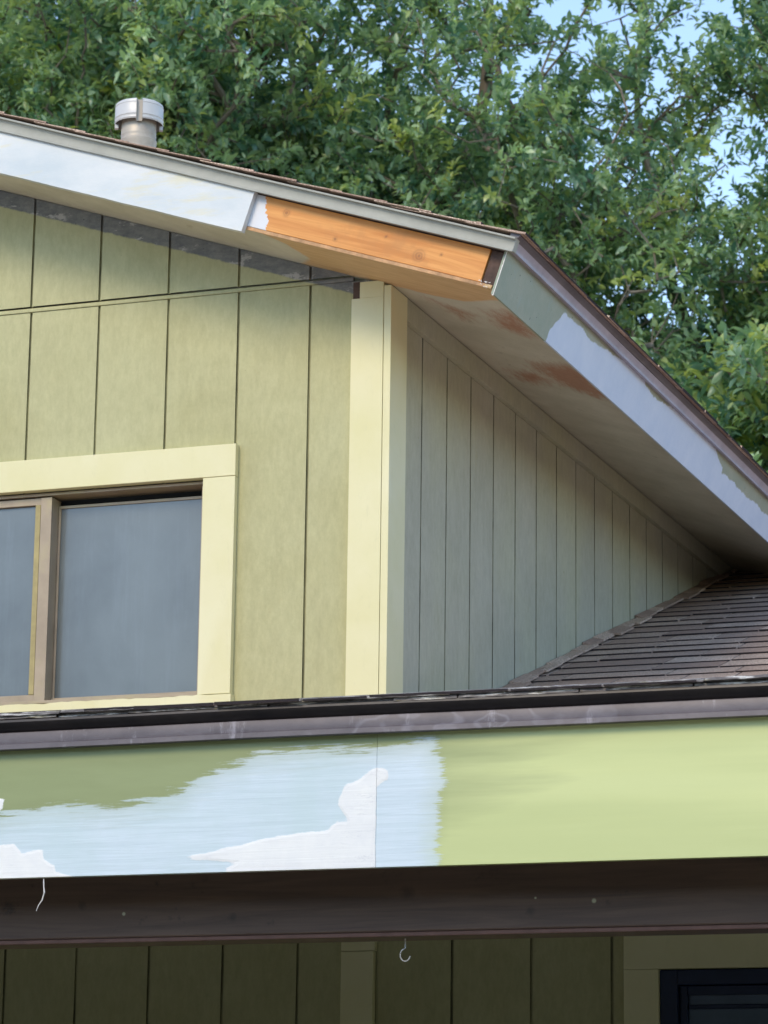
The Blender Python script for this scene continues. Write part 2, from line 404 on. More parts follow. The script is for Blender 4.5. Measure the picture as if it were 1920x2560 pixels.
def tag(o, label=None, cat=None, group=None, kind=None):
    for k, v in (('label', label), ('category', cat), ('group', group), ('kind', kind)):
        if v: o[k] = v
    return o
def empty(name, loc, label, cat, group=None):
    o = bpy.data.objects.new(name, None); C.objects.link(o); o.location = loc; o.empty_display_size = .3
    return tag(o, label, cat, group)

def sdf(poly, P):
    """signed distance, positive inside; P (n,2)"""
    poly = np.array(poly); n = len(poly); d = np.full(len(P), 1e9); ins = np.zeros(len(P), bool)
    for i in range(n):
        a = poly[i]; b = poly[(i+1) % n]; e = b-a; w = P-a
        t = np.clip((w@e)/max(e@e, 1e-12), 0, 1); d = np.minimum(d, np.hypot(*(w-t[:, None]*e).T))
        c = ((a[1] > P[:, 1]) != (b[1] > P[:, 1]))
        with np.errstate(divide='ignore', invalid='ignore'):
            xi = (b[0]-a[0])*(P[:, 1]-a[1])/(b[1]-a[1])+a[0]
        ins ^= c & (P[:, 0] < xi)
    return np.where(ins, d, -d)

def grid_board(us, vs, org, ud, vd, nd, th, wob=0.):
    """a board whose front is a fine grid; returns MB and the (u,v) of every vertex"""
    org, ud, vd, nd = map(Vector, (org, ud, vd, nd)); m = MB(); uv = []
    nu, nv = len(us), len(vs)
    for layer in (0, 1):
        for v in vs:
            for u in us:
                w = wob*noise.noise((u*2.1, v*3, 1.7+org.z)) if wob else 0
                m.v.append(tuple(org+ud*u+vd*v+nd*(w-layer*th))); uv.append((u, v))
    N = nu*nv
    for j in range(nv-1):
        for i in range(nu-1):
            a = j*nu+i; m.f.append((a, a+1, a+nu+1, a+nu)); m.f.append((N+a, N+a+nu, N+a+nu+1, N+a+1))
    for i in range(nu-1):
        m.f.append((i, N+i, N+i+1, i+1)); a = (nv-1)*nu+i; m.f.append((a, a+1, N+a+1, N+a))
    for j in range(nv-1):
        a = j*nu; m.f.append((a, a+nu, N+a+nu, N+a)); a = j*nu+nu-1; m.f.append((a, N+a, N+a+nu, a+nu))
    return m, np.array(uv)

def panel(us, top, bottom, grooves, holes, P, depth=.008, gw=.0072):
    """grooved plywood siding sheet. us=(u0,u1); top(u), bottom(u); P(u, depth, z) -> point"""
    br = {us[0], us[1]}
    for g in grooves:
        if us[0]+.02 < g < us[1]-.02: br |= {g-gw/2, g+gw/2}
    for h in holes: br |= {h[0], h[1]}
    br = sorted(br); m = MB(); m.gr = []; last = None
    for a, b in zip(br, br[1:]):
        if b-a < 1e-6: continue
        c = (a+b)/2; gr = any(abs(c-g) < gw/2 for g in grooves) and b-a < gw*1.1
        d = depth if gr else 0.
        iv = [(bottom(a), bottom(b), top(a), top(b))]
        for h in holes:
            if h[0]-1e-6 <= c <= h[1]+1e-6:
                iv = [(bottom(a), bottom(b), h[2], h[2]), (h[3], h[3], top(a), top(b))]
        for z0, z1, z2, z3 in iv:
            m.add([P(a, d, z0), P(b, d, z1), P(b, d, z3), P(a, d, z2)], [(0, 1, 2, 3)]); m.gr += [float(gr)]*4
            if last is not None and last != d:
                m.add([P(a, last, z0), P(a, d, z0), P(a, d, z2), P(a, last, z2)], [(0, 1, 2, 3)]); m.gr += [1.]*4
        last = d
    return m

S = .2032
SL = 1/3.
def soff(x): return 4.023-SL*x           # underside of the upper roof (right slope)
PER = Vector((SL, 0, 1)).normalized()    # perpendicular to the upper right slope
ALONG = Vector((1, 0, -SL)).normalized()

# ------------------------------------------------------------------ ground
def ground_mat():
    M = Mat('dry_lawn')
    c = M.mix(M.ramp(M.noise(.8, 8, .7), .35, .65), lin(96, 98, 58), lin(126, 118, 78))
    c = M.mix(M.ramp(M.noise(60, 5, .7), .4, .6, 0, .6), c, lin(70, 84, 42))
    M.set('Base Color', c); M.set('Roughness', .9); M.bump(M.noise(90, 6, .7), .8, .02); return M.m
g = MB(); g.add([(-800, -800, 0), (800, -800, 0), (800, 800, 0), (-800, 800, 0)], [(0, 1, 2, 3)])
tag(g.build('ground', ground_mat()), kind='structure')
d = MB(); d.add([(-16, -26, .004), (18, -26, .004), (18, -2.0, .004), (-16, -2.0, .004)], [(0, 1, 2, 3)])
tag(d.build('bounce_driveway', simple('old_concrete', lin(200, 190, 172), .85, 0, .10, 3, .4, 40, dirt=lin(172, 162, 146))), kind='structure')  # unseen; made pale and wide to bounce light onto facade and soffit

# ------------------------------------------------------------------ the house
H = empty('house', (0, 0, 0), 'two storey house with pale green grooved siding and patchy half primed fascia boards', 'house')
GX = [-.2126+S*k for k in range(-30, 26)]
XL, XR, YB = -6.4, 5.2, 6.6
xr = -3.2                                        # ridge of the upper roof
def top_front(x): return (soff(x) if x > xr else soff(xr)-SL*(xr-x))-.002
# front wall: tall lower sheets, a flashed seam, and the gable sheets above it
SEAM = 4.0435
brks = [-6.4, xr, -.005]
PF = lambda off: (lambda u, d, z: (u, off+d, z))
hole = (-1.545, -.4975, 2.955, 3.535)
fw = panel((-6.4, -.005), lambda u: SEAM-.004, lambda u: 0, GX, [hole], PF(0.))
fw.build('front_wall', SID, H, attrs={'groove': fw.gr})
gm = panel((xr, -.092), lambda u: max(top_front(u), SEAM+.0125), lambda u: SEAM+.0125, GX, [], PF(-.003))
gm2 = panel((-6.4, xr), lambda u: max(top_front(u), SEAM+.0125), lambda u: SEAM+.0125, GX, [], PF(-.003))
gm.add(gm2.v, gm2.f); gm.gr += gm2.gr
gm.build('gable_wall', SID, H, attrs={'groove': gm.gr})
z = MB(); z.prism([(-6.4, 0.01, SEAM+.009), (-6.4, -.0015, SEAM+.008), (-6.4, -.0038, SEAM+.003), (-6.4, -.0036, SEAM-.003), (-6.4, .01, SEAM-.003)], (6.308, 0, 0))
z.build('seam_flashing', SID, H, bevel=.001)
# ground floor wall to the right of the upper storey's corner
rw = panel((-.004, XR), lambda u: 2.6, lambda u: 0, GX, [(.7217, 1.64, 0, 2.243)], PF(0.002))
rw.build('porch_wall', SID, H, attrs={'groove': rw.gr})
# side wall of the upper storey
GY = [.2823+S*k for k in range(0, 32)]
sw = panel((0., YB), lambda u: soff(0)+.02, lambda u: 0, GY, [], lambda u, d, z: (-d, u, z), .008, .009)
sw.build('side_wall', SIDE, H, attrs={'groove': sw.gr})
bw = MB(); bw.box(XL+.05, -.02, YB-.1, YB, 0, 4.0); bw.box(XL-.0, XL+.1, .01, YB, 0, 3.95)
bw.box(XR-.1, XR, .01, YB, 0, 2.85); bw.box(0.0, XR-.1, YB-.1, YB-.002, 0, 2.85)
bw.build('rear_wall', SID, H)
# corner boards
cb = MB(); cb.box(-.0895, -.0006, -.021, -.0005, 2.3, 3.985); cb.box(-.067, -.0006, -.021, -.0005, 3.985, soff(-.03)-.004)
cb.build('corner_board', CREAM, H, bevel=.0012)
cb = MB(); cb.box(.0006, .0205, -.0205, .104, 2.85, soff(.02)-.002); cb.build('corner_board', CREAM, H, bevel=.0012)
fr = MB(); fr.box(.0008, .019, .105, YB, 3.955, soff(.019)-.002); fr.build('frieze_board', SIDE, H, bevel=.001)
nt = MB(); nt.box(-.0915, -.0685, -.004, -.0006, 3.986, 4.035); nt.build('rotted_notch', DARKWOOD, H)
lt = MB(); lt.box(-.089, -.0045, -.022, -.0005, 0, 2.299); lt.build('trim_board', CREAM, H, bevel=.0012)
# ---------------- window
Wd = MB(); Wd.box(-1.64, -.405, -.022, -.0006, 3.5365, 3.622)
win = Wd.build('window', CREAM, H, bevel=.0012); win['label'] = 'sliding window with cream trim and frosted panes'
t = MB(); t.box(-.4965, -.4055, -.021, -.0006, 2.9625, 3.5355); t.build('trim_board', CREAM, win, bevel=.0012)
t = MB(); t.box(-1.64, -1.546, -.021, -.0006, 2.9625, 3.5355); t.build('trim_board', CREAM, win, bevel=.0012)
t = MB(); n = 70
for i in range(n):           # sill board with a ragged painted lower and upper edge
    x0, x1 = -1.64+(1.64-.402)*i/n, -1.64+(1.64-.402)*(i+1)/n
    q = lambda x: (.004*noise.noise((x*9, 2, 0))+.003*noise.noise((x*40, 5, 0)), .003*noise.noise((x*14, 9, 0)))
    (a0, b0), (a1, b1) = q(x0), q(x1)
    t.add([(x0, -.024, 2.90+b0), (x1, -.024, 2.90+b1), (x1, -.024, 2.9605+a1), (x0, -.024, 2.9605+a0), (x0, .03, 2.90+b0), (x1, .03, 2.90+b1), (x1, .03, 2.9615+a1), (x0, .03, 2.9615+a0)],
          [(0, 1, 2, 3), (3, 2, 6, 7), (0, 4, 5, 1)])
t.add([(-.402, -.024, 2.9), (-.402, .03, 2.9), (-.402, .03, 2.961), (-.402, -.024, 2.961)], [(0, 1, 2, 3)])
t.build('sill', CREAM, win)
f = MB()                     # outer aluminium frame
f.box(-1.545, -.4985, .004, .075, 3.526, 3.534); f.box(-1.545, -.4985, -.004, .075, 2.9635, 2.9715)
f.box(-.510, -.4985, .006, .075, 2.9716, 3.5218); f.box(-1.545, -1.532, .006, .075, 2.9716, 3.5218)
f.build('window_frame', ALU, win, bevel=.0008)
f = MB(); f.box(-.976, -.944, .004, .06, 2.9718, 3.5215); f.build('mullion', ALU, win, bevel=.001)
f = MB()                     # fixed right sash rails, deeper
f.box(-.9435, -.5105, .040, .055, 2.9718, 2.984); f.box(-.9435, -.5105, .046, .056, 3.498, 3.5056)
f.box(-.9435, -.937, .046, .056, 2.9842, 3.4978); f.box(-.517, -.5105, .046, .056, 2.9842, 3.4978)
f.build('window_frame', ALU, win, bevel=.0008)
f = MB()                     # sliding left sash, closer
f.box(-1.531, -.9775, .008, .03, 2.9718, 2.990); f.box(-1.531, -.9775, .008, .03, 3.503, 3.5215)
f.box(-1.531, -1.512, .008, .03, 2.9902, 3.5028)
f.build('window_frame', ALU, win, bevel=.0008)
f = MB(); f.box(-.993, -.9775, .006, .03, 2.9902, 3.5028); f.build('window_frame', BRASS, win, bevel=.001)
f = MB(); f.box(-.9368, -.5172, .050, .054, 2.9843, 3.4977); f.build('pane', PANE, win)
f = MB(); f.box(-1.5118, -.9932, .018, .022, 2.9903, 3.5027); f.build('pane', PANE, win)
f = MB(); f.box(-1.60, -.44, .09, .10, 2.8, 3.6); f.build('window_backing', simple('dark_room', lin(70, 72, 76), .8), win)
# ---------------- door at the porch
D = MB(); D.box(.636, .7215, -.022, .0014, 0, 2.2425); D.box(.636, 1.73, -.0225, .0014, 2.243, 2.335); D.box(1.64, 1.73, -.022, .0014, 0, 2.2425)
dr = D.build('door', CREAM, H, bevel=.0012); dr['label'] = 'dark navy screen door in a cream casing'
f = MB(); f.box(.7225, .765, -.012, .03, .01, 2.2405); f.box(.7655, 1.60, -.012, .03, 2.205, 2.2405); f.box(1.6, 1.639, -.012, .03, .01, 2.2405); f.box(.7655, 1.6, -.01, .03, .01, .25)
f.build('door_frame', NAVY, dr, bevel=.002)
f = MB(); f.box(.766, .785, .008, .03, .255, 2.204); f.box(.7855, 1.598, .008, .03, 2.182, 2.204); f.box(.7855, 1.598, .014, .03, 2.150, 2.160)
f.build('screen_frame', NAVY, dr, bevel=.002)
f = MB(); f.box(.7856, 1.598, .022, .028, .26, 2.1495); f.build('pane', DGLASS, dr)
f = MB(); f.box(.7856, 1.598, .0225, .028, 2.1605, 2.1815); f.build('pane', DGLASS, dr)
f = MB(); f.box(.70, 1.66, .06, .08, 0, 2.3); f.build('door_backing', NAVY, dr)

# ---------------- upper roof
def shingles(m, tint, org, ud, vd, ulen, vlen, expo=.127, th=.0055, rough=.006, seed=1, u_off=0.):
    r = random.Random(seed); org, ud, vd = map(Vector, (org, ud, vd)); nd = ud.cross(vd).normalized()
    if nd.z < 0: nd = -nd
    k = 0; v = 0.
    while v < vlen:
        u = -r.random()*.3
        v1 = min(v+expo, vlen)
        while u < ulen:
            w = r.choice((.15, .2, .26, .31, .31)); a = max(u, 0); b = min(u+w, ulen); u += w
            if b-a < .01: continue
            t = th*r.uniform(.75, 1.45); ds = r.uniform(-rough, rough)*.6; g = .003
            lift = r.uniform(0, .0022)
            if a == 0: a -= r.uniform(0, .004)
            A, B = ud*(a+g), ud*(b-g)
            lo = vd*(v-.003+ds); hi = vd*(v1+.03)
            base = [org+A+lo+nd*(.001+lift), org+B+lo+nd*(.001+lift*.6), org+B+hi-nd*.002, org+A+hi-nd*.002]
            topp = [org+A+lo+nd*(t+.001+lift), org+B+lo+nd*(t+.001+lift*.6), org+B+hi+nd*.0004, org+A+hi+nd*.0004]
            m.add(base+topp, [(0, 3, 2, 1), (4, 5, 6, 7), (1, 2, 6, 5), (2, 3, 7, 6), (3, 0, 4, 7)])
            m.add([base[0], base[1], topp[1], topp[0]], [(0, 1, 2, 3)])   # the cut lower edge, bare black asphalt
            tt = r.random(); tint += [tt]*8+[-1]*4
        v = v1; k += 1

RY = -.26                                         # face of the rake's inner board
EX = .38                                          # eave fascia, lower outer edge
def rp(x, y, h):                                  # point above the underside of the right slope by h (perpendicular)
    return Vector((x, y, soff(x)))+PER*h
# soffit plywood (underside of the overhang) with paint attributes
us = [xr+i*.3 for i in range(9)]+list(np.arange(-.5, .372, .008)); us = [u for u in us if u < .371]+[.371]
vs = list(np.arange(RY, 1.2, .01))+[1.3, 2, 3, 4, 5, YB]
sm = MB(); uv = []
for layer in (0, 1):
    for v in vs:
        for u in us: sm.v.append(tuple(rp(u, v, .009*layer))); uv.append((u, v))
nu, nv = len(us), len(vs); N = nu*nv
for j in range(nv-1):
    for i in range(nu-1):
        a = j*nu+i; sm.f += [(a, a+nu, a+nu+1, a+1), (N+a, N+a+1, N+a+nu+1, N+a+nu)]
for i in range(nu-1): sm.f.append((i, i+1, N+i+1, N+i))
for j in range(nv-1): a = j*nu+nu-1; sm.f.append((a, a+nu, N+a+nu, N+a))
uv = np.array(uv)
bare = sdf([(-.30, -.30), (-.255, -.262), (-.205, -.20), (-.184, -.09), (-.22, -.03), (-.26, .02), (0, .0), (.13, 0.), (.222, -.02), (.342, -.13), (.5, -.2), (.5, -.5), (-.3, -.5)], uv)
peel = np.max([sdf(p, uv) for p in (
    [(0.255, 0.059), (0.342, -0.037), (0.367, 0.045), (0.352, 0.179), (0.303, 0.256), (0.239, 0.194)],
    [(0.198, 0.59), (0.358, 0.479), (0.382, 0.627), (0.385, 0.819), (0.313, 0.879), (0.226, 0.811), (0.192, 0.704)],
    [(0.081, 0.793), (0.181, 0.714), (0.206, 0.801), (0.13, 0.902), (0.068, 0.902)],
    [(0.10, 0.05), (0.20, 0.13), (0.136, 0.224)])], axis=0)+.004
sm.build('soffit', SOFF, H, attrs={'bare': bare, 'peel': np.clip(peel, -.12, 1)})
# left slope underside, kept simple
def lp(x, y, h): return Vector((x, y, soff(xr)-SL*(xr-x)+h))
m = MB(); m.add([lp(-6.8, RY, 0), lp(xr, RY, 0), lp(xr, YB, 0), lp(-6.8, YB, 0), lp(-6.8, RY, .14), lp(xr, RY, .14), lp(xr, YB, .14), lp(-6.8, YB, .14)],
           [(0, 3, 2, 1), (4, 5, 6, 7), (0, 1, 5, 4), (2, 3, 7, 6), (3, 0, 4, 7)])
m.build('left_slope_deck', SOFF, H, attrs={'bare': [-1]*8, 'peel': [-1]*8})
# roof deck above the soffit cavity
dk = MB(); dk.prism([rp(xr, RY+.002, .098), rp(.383, RY+.002, .098), rp(.383, RY+.002, .130), rp(xr, RY+.002, .130)], (0, YB-RY, 0))
dk.build('roof_deck', DARKWOOD, H)
# bare pine board, white primed board in front of it, rotted stub and the paint skin at the corner
pb = MB(); L = ALONG
pb.prism([rp(xr, RY, .0100), rp(.340, RY, .0100), rp(.340, RY, .0965), rp(xr, RY, .0965)], (0, .019, 0))
pb.build('rake_board', PINE, H, bevel=.001)['label'] = 'bare orange pine rake board with knots'
ub = list(np.arange(-3.2, -.30, .05))+[]
wb = MB(); prof0 = []; n = 60
for i in range(n+1):
    x = xr+(-.2905-xr)*i/n
    e = .0022*noise.noise((x*6, 0, 3))+.0012*noise.noise((x*23, 0, 1))
    prof0.append((x, e))
for i in range(n):
    (xa, ea), (xb, eb) = prof0[i], prof0[i+1]
    for_ = [rp(xa, RY-.021, -.012+ea), rp(xb, RY-.021, -.012+eb), rp(xb, RY-.021, .0985), rp(xa, RY-.021, .0985)]
    bk = [p+Vector((0, .0203, 0)) for p in for_]
    wb.add(for_+bk, [(0, 1, 2, 3), (0, 4, 5, 1), (3, 2, 6, 7)])
    if i == n-1: wb.add([for_[1], bk[1], bk[2], for_[2]], [(0, 1, 2, 3)])
wb.build('rake_board', WHITE, H)['label'] = 'white primed rake board ending in a square cut'
rs = MB(); rs.prism([rp(.342, RY+.006, .009), rp(.374, RY+.006, .009), rp(.374, RY+.006, .0965), rp(.342, RY+.006, .0965)], (0, .013, 0))
rs.build('rake_stub', DARKWOOD, H)
pe = MB(); pe.prism([rp(-.29, RY-.0008, .0002), rp(.352, RY-.0008, .0002), rp(.352, RY-.0008, .0088), rp(-.29, RY-.0008, .0088)], (0, .003, 0))
pe.build('plywood_edge', BOARDEDGE, H)
# splinters and flaked paint at the corner
r5 = random.Random(5)
for i in range(16):
    x = r5.uniform(.335, .368); h = r5.uniform(-.002, .014)
    c0 = rp(x, RY-.003-r5.random()*.003, h); a = Vector((r5.uniform(-1, 1), -.2, r5.uniform(-1, .6)))*r5.uniform(.003, .007); b = Vector((r5.uniform(-1, 1), r5.uniform(-.5, .5), r5.uniform(-1, 1)))*.004
    sp = MB(); sp.add([c0, c0+a, c0+a*.6+b, c0+b], [(0, 1, 2, 3)]); sp.build('paint_flake', CHIP, H)
ce = MB()                    # torn white end of the eave fascia
hs = [-.003+.0066*i for i in range(19)]
W0 = Vector((EX, RY-.0062, 3.882))
for i, h in enumerate(hs[:-1]):
    q = lambda h: W0+PER*h
    w = lambda h: .005+.007*abs(noise.noise((h*60, 3, 1)))+.004*abs(noise.noise((h*170, 3, 1)))
    a, b = q(h), q(hs[i+1])
    ce.add([a, b, b-ALONG*w(hs[i+1])+Vector((0, .003, 0)), a-ALONG*w(h)+Vector((0, .003, 0))], [(0, 1, 2, 3)])
ce.build('torn_fascia_end', CHIP, H)
# eave fascia: board square to the rafters, so it leans out at the top
us = list(np.arange(RY-.005, 2.8, .012))+[3.2, 4, 5, YB]
vs = list(np.arange(0, .1221, .0101))
em, uv = grid_board(us, vs, (EX, 0, 3.882), (0, 1, 0), PER, (ALONG.x, 0, ALONG.z), .008)
EVS = 1.12
ev = [(.15, -.1), (0.168, 0.023), (0.19, .05), (0.227, 0.086), (0.378, 0.092), (0.478, 0.083), (0.75, 0.104), (0.957, 0.108), (1.008, 0.102), (1.098, 0.090), (1.155, 0.090), (1.275, 0.102), (1.363, 0.108), (1.485, 0.112), (1.599, 0.114), (1.712, 0.112), (1.81, 0.106), (1.852, 0.092), (1.938, 0.077), (1.943, 0.063), (2.098, 0.070), (2.243, 0.060), (2.369, 0.066), (2.522, 0.063), (2.7, 0.06), (3.4, .03), (3.5, -.1)]
em.build('eave_fascia', EAVE, H, attrs={'primer': sdf([(a, b*EVS) for a, b in ev], uv)})['label'] = 'grey green eave fascia with a pale blue primer patch'
# drip edges
def sweep(name, pts, vec, mat, parent=H, smooth=True, wob=0, n=24):
    """open metal profile with thickness .0012, swept in n steps so that it can sag a little"""
    m = MB(); P0 = [Vector(p) for p in pts]; v = Vector(vec); k = len(P0)
    for i in range(n+1):
        s_ = v*(i/n); w = Vector((0, 0, 1))*wob*noise.noise((i*.37, k, 2.))
        m.v += [tuple(p+s_+w) for p in P0]
    for i in range(n):
        for j in range(k-1): m.f.append((i*k+j, (i+1)*k+j, (i+1)*k+j+1, i*k+j+1))
    m.f.append(tuple(range(k))); m.f.append(tuple(n*k+j for j in range(k-1, -1, -1)))
    return m.build(name, mat, parent, smooth=smooth)
x0 = .403
V = (xr-x0)*Vector((1, 0, -SL))
def rk(y, h): return rp(x0, y, h)
sweep('rake_drip_edge', [rk(RY, .134), rk(RY-.030, .134), rk(RY-.036, .1325), rk(RY-.036, .128), rk(RY-.0285, .1265), rk(RY-.0255, .122), rk(RY-.0255, .103), rk(RY-.030, .0965), rk(RY-.028, .0955), rk(RY-.0235, .100), rk(RY, .100)], V, RAKEMETAL, wob=.002)
def ek(a, h): return Vector((EX, RY-.0235, 3.882))+ALONG*a+PER*h
sweep('eave_drip_edge', [ek(0, .160), ek(.020, .160), ek(.0265, .158), ek(.027, .154), ek(.0225, .1495), ek(.0185, .1455), ek(.0165, .142), ek(0, .1415)], (0, YB-RY, 0), EDGE, wob=.002)
sweep('eave_drip_edge', [ek(0, .1418), ek(.0160, .1418), ek(.0128, .129), ek(.0118, .121), ek(.0145, .1168), ek(.0125, .1158), ek(0, .1165)], (0, YB-RY, 0), EAVEMETAL, wob=.002)
# shingles
m = MB(); ti = []
o0 = Vector((EX, RY-.034, 3.882))+ALONG*.034+PER*.1600
shingles(m, ti, o0-PER*.0035, (0, 1, 0), -ALONG, YB-RY+.05, 3.85, seed=3, th=.0035)
o1 = o0+ALONG*.002-PER*.003
shingles(m, ti, o1, (0, 1, 0), -ALONG, YB-RY+.05, .13, expo=.12, seed=9)
roof = m.build('upper_roof', SHIN, H, attrs={'tint': ti}); roof['label'] = 'brown shingled upper roof'
m = MB(); ti = []
shingles(m, ti, lp(-6.84, RY-.034, .15), (0, 1, 0), Vector((1, 0, SL)).normalized(), YB-RY+.05, 3.85, seed=4)
m.build('upper_roof', SHIN, H, attrs={'tint': ti})
cp = MB(); 
for i in range(24): 
    y = RY-.03+i*.286
    cp.add([(xr-.15, y, lp(xr-.15, 0, .165).z), (xr, y, soff(xr)+.172), (xr+.15, y, lp(xr-.15, 0, .165).z), (xr-.15, y+.30, lp(xr-.15, 0, .158).z), (xr, y+.30, soff(xr)+.165), (xr+.15, y+.30, lp(xr-.15, 0, .158).z)], [(0, 1, 4, 3), (1, 2, 5, 4)])
cp.build('ridge_cap', SHIN, roof, attrs={'tint': [.4]*len(cp.v)})

# ---------------- vent pipe on the upper roof
VX, VY = -1.005, .60
zb = soff(VX)+.155/.9487
vp = MB()
vp.lathe([(.051, zb-.05), (.0505, 4.700), (.0515, 4.718), (.0535, 4.724), (.0540, 4.733), (.0515, 4.736), (.0515, 4.746), (.0525, 4.749), (.0515, 4.752), (.051, 4.835), (.0, 4.835)], VX, VY)
pipe = vp.build('vent_pipe', GALVD, roof, smooth=True); pipe['label'] = 'grey metal vent pipe with a white drum cap'
cap = MB()
def caparc(a0, a1, rin, rout, z0, z1, seg=30):
    k = len(cap.v)
    prof = [(rout-.001, z0), (rout+.001, z0+.004), (rout, z0+.006), (rout, z0+.013), (rout+.0016, z0+.015), (rout, z0+.017), (rout, z1-.013), (rout+.0010, z1-.012), (rout, z1-.010), (rout-.001, z1-.004), (rout-.006, z1), (0, z1+.001),
            (0, z1-.002), (rin-.006, z1-.002), (rin, z1-.006), (rin, z0)]
    n = len(prof)
    for i in range(seg+1):
        a = a0+(a1-a0)*i/seg
        for r_, zz in prof:
            cap.v.append((VX+r_*math.cos(a), VY+r_*math.sin(a), zz))
    for i in range(seg):
        for j in range(n):
            cap.f.append((k+i*n+j, k+(i+1)*n+j, k+(i+1)*n+(j+1) % n, k+i*n+(j+1) % n))
    cap.f.append(tuple(k+j for j in range(n))); cap.f.append(tuple(k+seg*n+j for j in range(n-1, -1, -1)))
toC = math.atan2(-7.286-VY, 2.696-VX); hw = .13
caparc(toC+hw, toC+2*math.pi-hw, .0695, .0708, 4.783, 4.846, 64)
cap.build('vent_cap', GALV, roof, smooth=True)
ch = MB()                   # recessed channel closing the slot, and its end tab
u_ = Vector((math.cos(toC), math.sin(toC), 0)); s_ = Vector((-u_.y, u_.x, 0)); c_ = Vector((VX, VY, 0))
def cpnt(r_, t, zz): return c_+u_*r_+s_*t+Vector((0, 0, zz))
ch.prism([cpnt(r_, t_, 4.777) for r_, t_ in ((.058, -.0093), (.071, -.0093), (.071, -.0085), (.0600, -.0082), (.0600, .0082), (.071, .0085), (.071, .0093), (.058, .0093))], (0, 0, .0655))
ch.build('vent_cap_bracket', GALVD, roof)
for sgn in (-1, 1):
    tb = MB(); a = toC+sgn*math.pi/2
    uu = Vector((math.cos(a), math.sin(a), 0)); ss = Vector((-uu.y, uu.x, 0))
    P = [c_+uu*r_+ss*t_ for r_, t_ in ((.060, -.008), (.0705, -.008), (.0705, .008), (.060, .008))]
    tb.prism([p+Vector((0, 0, 4.770)) for p in P], (0, 0, .012)); tb.build('vent_cap_bracket', GALV, roof)
fl = MB(); fl.lathe([(.10, zb-.05), (.085, zb+.01), (.060, zb+.06), (.0535, zb+.17), (.0505, zb+.18)], VX, VY); fl.build('pipe_flashing', FLASH, roof, smooth=True)

# ---------------- porch roof, its edge, fascia and beam
PY = -1.2
prs = .167                                        # shallow pitch of the porch roof
def porch_z(y): return 2.708+prs*(y+1.235)
def low_z(y): return 2.785+SL*y                   # main lower roof behind, right of the upper storey
yb = (2.708+prs*1.235-2.785)/(SL-prs)             # break line between the two pitches
m = MB(); ti = []
shingles(m, ti, (XL-.4, -1.237, porch_z(-1.237)), (1, 0, 0), Vector((0, 1, prs)).normalized(), -XL+.4+XR+.4, (yb+1.237)*1.014, seed=21, rough=.014, th=.005)
shingles(m, ti, (.004, yb, low_z(yb)), (1, 0, 0), Vector((0, 1, SL)).normalized(), XR+.4, (5.5-yb)*1.054, seed=22, rough=.014, th=.0036)
lroof = m.build('lower_roof', SHIN, H, attrs={'tint': ti}); lroof['label'] = 'brown shingled lower roof running under the upper eave'
dk = MB()
dk.prism([(XL-.38, -1.21, porch_z(-1.21)-.02), (XL-.38, -1.21, porch_z(-1.21)-.002), (XL-.38, -.001, porch_z(0)-.002), (XL-.38, -.001, porch_z(0)-.02)], (-XL+.38+XR+.38, 0, 0))
dk.prism([(.03, -.001, porch_z(0)-.02), (.03, -.001, porch_z(0)-.002), (.03, yb, low_z(yb)-.002), (.03, 5.5, low_z(5.5)-.002), (.03, YB, 3.4), (.03, YB, 2.83)], (XR+.35, 0, 0))
dk.build('roof_deck', DARKWOOD, lroof)
# rough, layered shingle edge
for k, (dy, z0, z1, seed) in enumerate(((-.0395, .000, .0065, 1), (-.034, -.007, .0005, 2))):
    e = MB(); x = XL-.4; r6 = random.Random(40+k)
    while x < XR+.4:
        w = r6.uniform(.10, .34); n = max(2, int(w/.02)); jy = r6.uniform(-.004, .004); jz = r6.uniform(-.0015, .0028)
        for i in range(n):
            xa, xb = x+w*i/n, x+w*(i+1)/n
            f1 = lambda q: (-1.2+dy+jy+.003*noise.noise((q*50, seed, 0)), .0022*noise.noise((q*35, seed, 4))+jz)
            (ya, za), (yb2, zb2) = f1(xa), f1(xb)
            a0 = porch_z(-1.237)
            e.add([(xa, ya, a0+z0+za), (xb, yb2, a0+z0+zb2), (xb, yb2+.004, a0+z1+zb2), (xa, ya+.004, a0+z1+za), (xa, -1.15, a0+z0), (xb, -1.15, a0+z0), (xb, -1.15, a0+z1+.018), (xa, -1.15, a0+z1+.018)],
                  [(0, 1, 2, 3), (3, 2, 6, 7), (0, 4, 5, 1)])
        x += w+.003
    e.build('shingle_edge', MOSS, lroof)
X0 = XL-.42; VX2 = (XR-XL+.84, 0, 0)
zt = 2.703
sweep('porch_drip_nose', [(X0, -1.19, zt), (X0, -1.228, zt), (X0, -1.236, zt-.003), (X0, -1.2375, zt-.008), (X0, -1.234, zt-.014), (X0, -1.226, zt-.021), (X0, -1.219, zt-.027), (X0, -1.19, zt-.029)], VX2, NOSE, lroof, wob=.003, n=50)
sweep('porch_drip_edge', [(X0, -1.19, 2.6745), (X0, -1.221, 2.6745), (X0, -1.2225, 2.672), (X0, -1.2215, 2.651), (X0, -1.2255, 2.648), (X0, -1.2265, 2.6375), (X0, -1.2245, 2.6360), (X0, -1.19, 2.6385)], VX2, BRONZE, lroof, wob=.003, n=50)
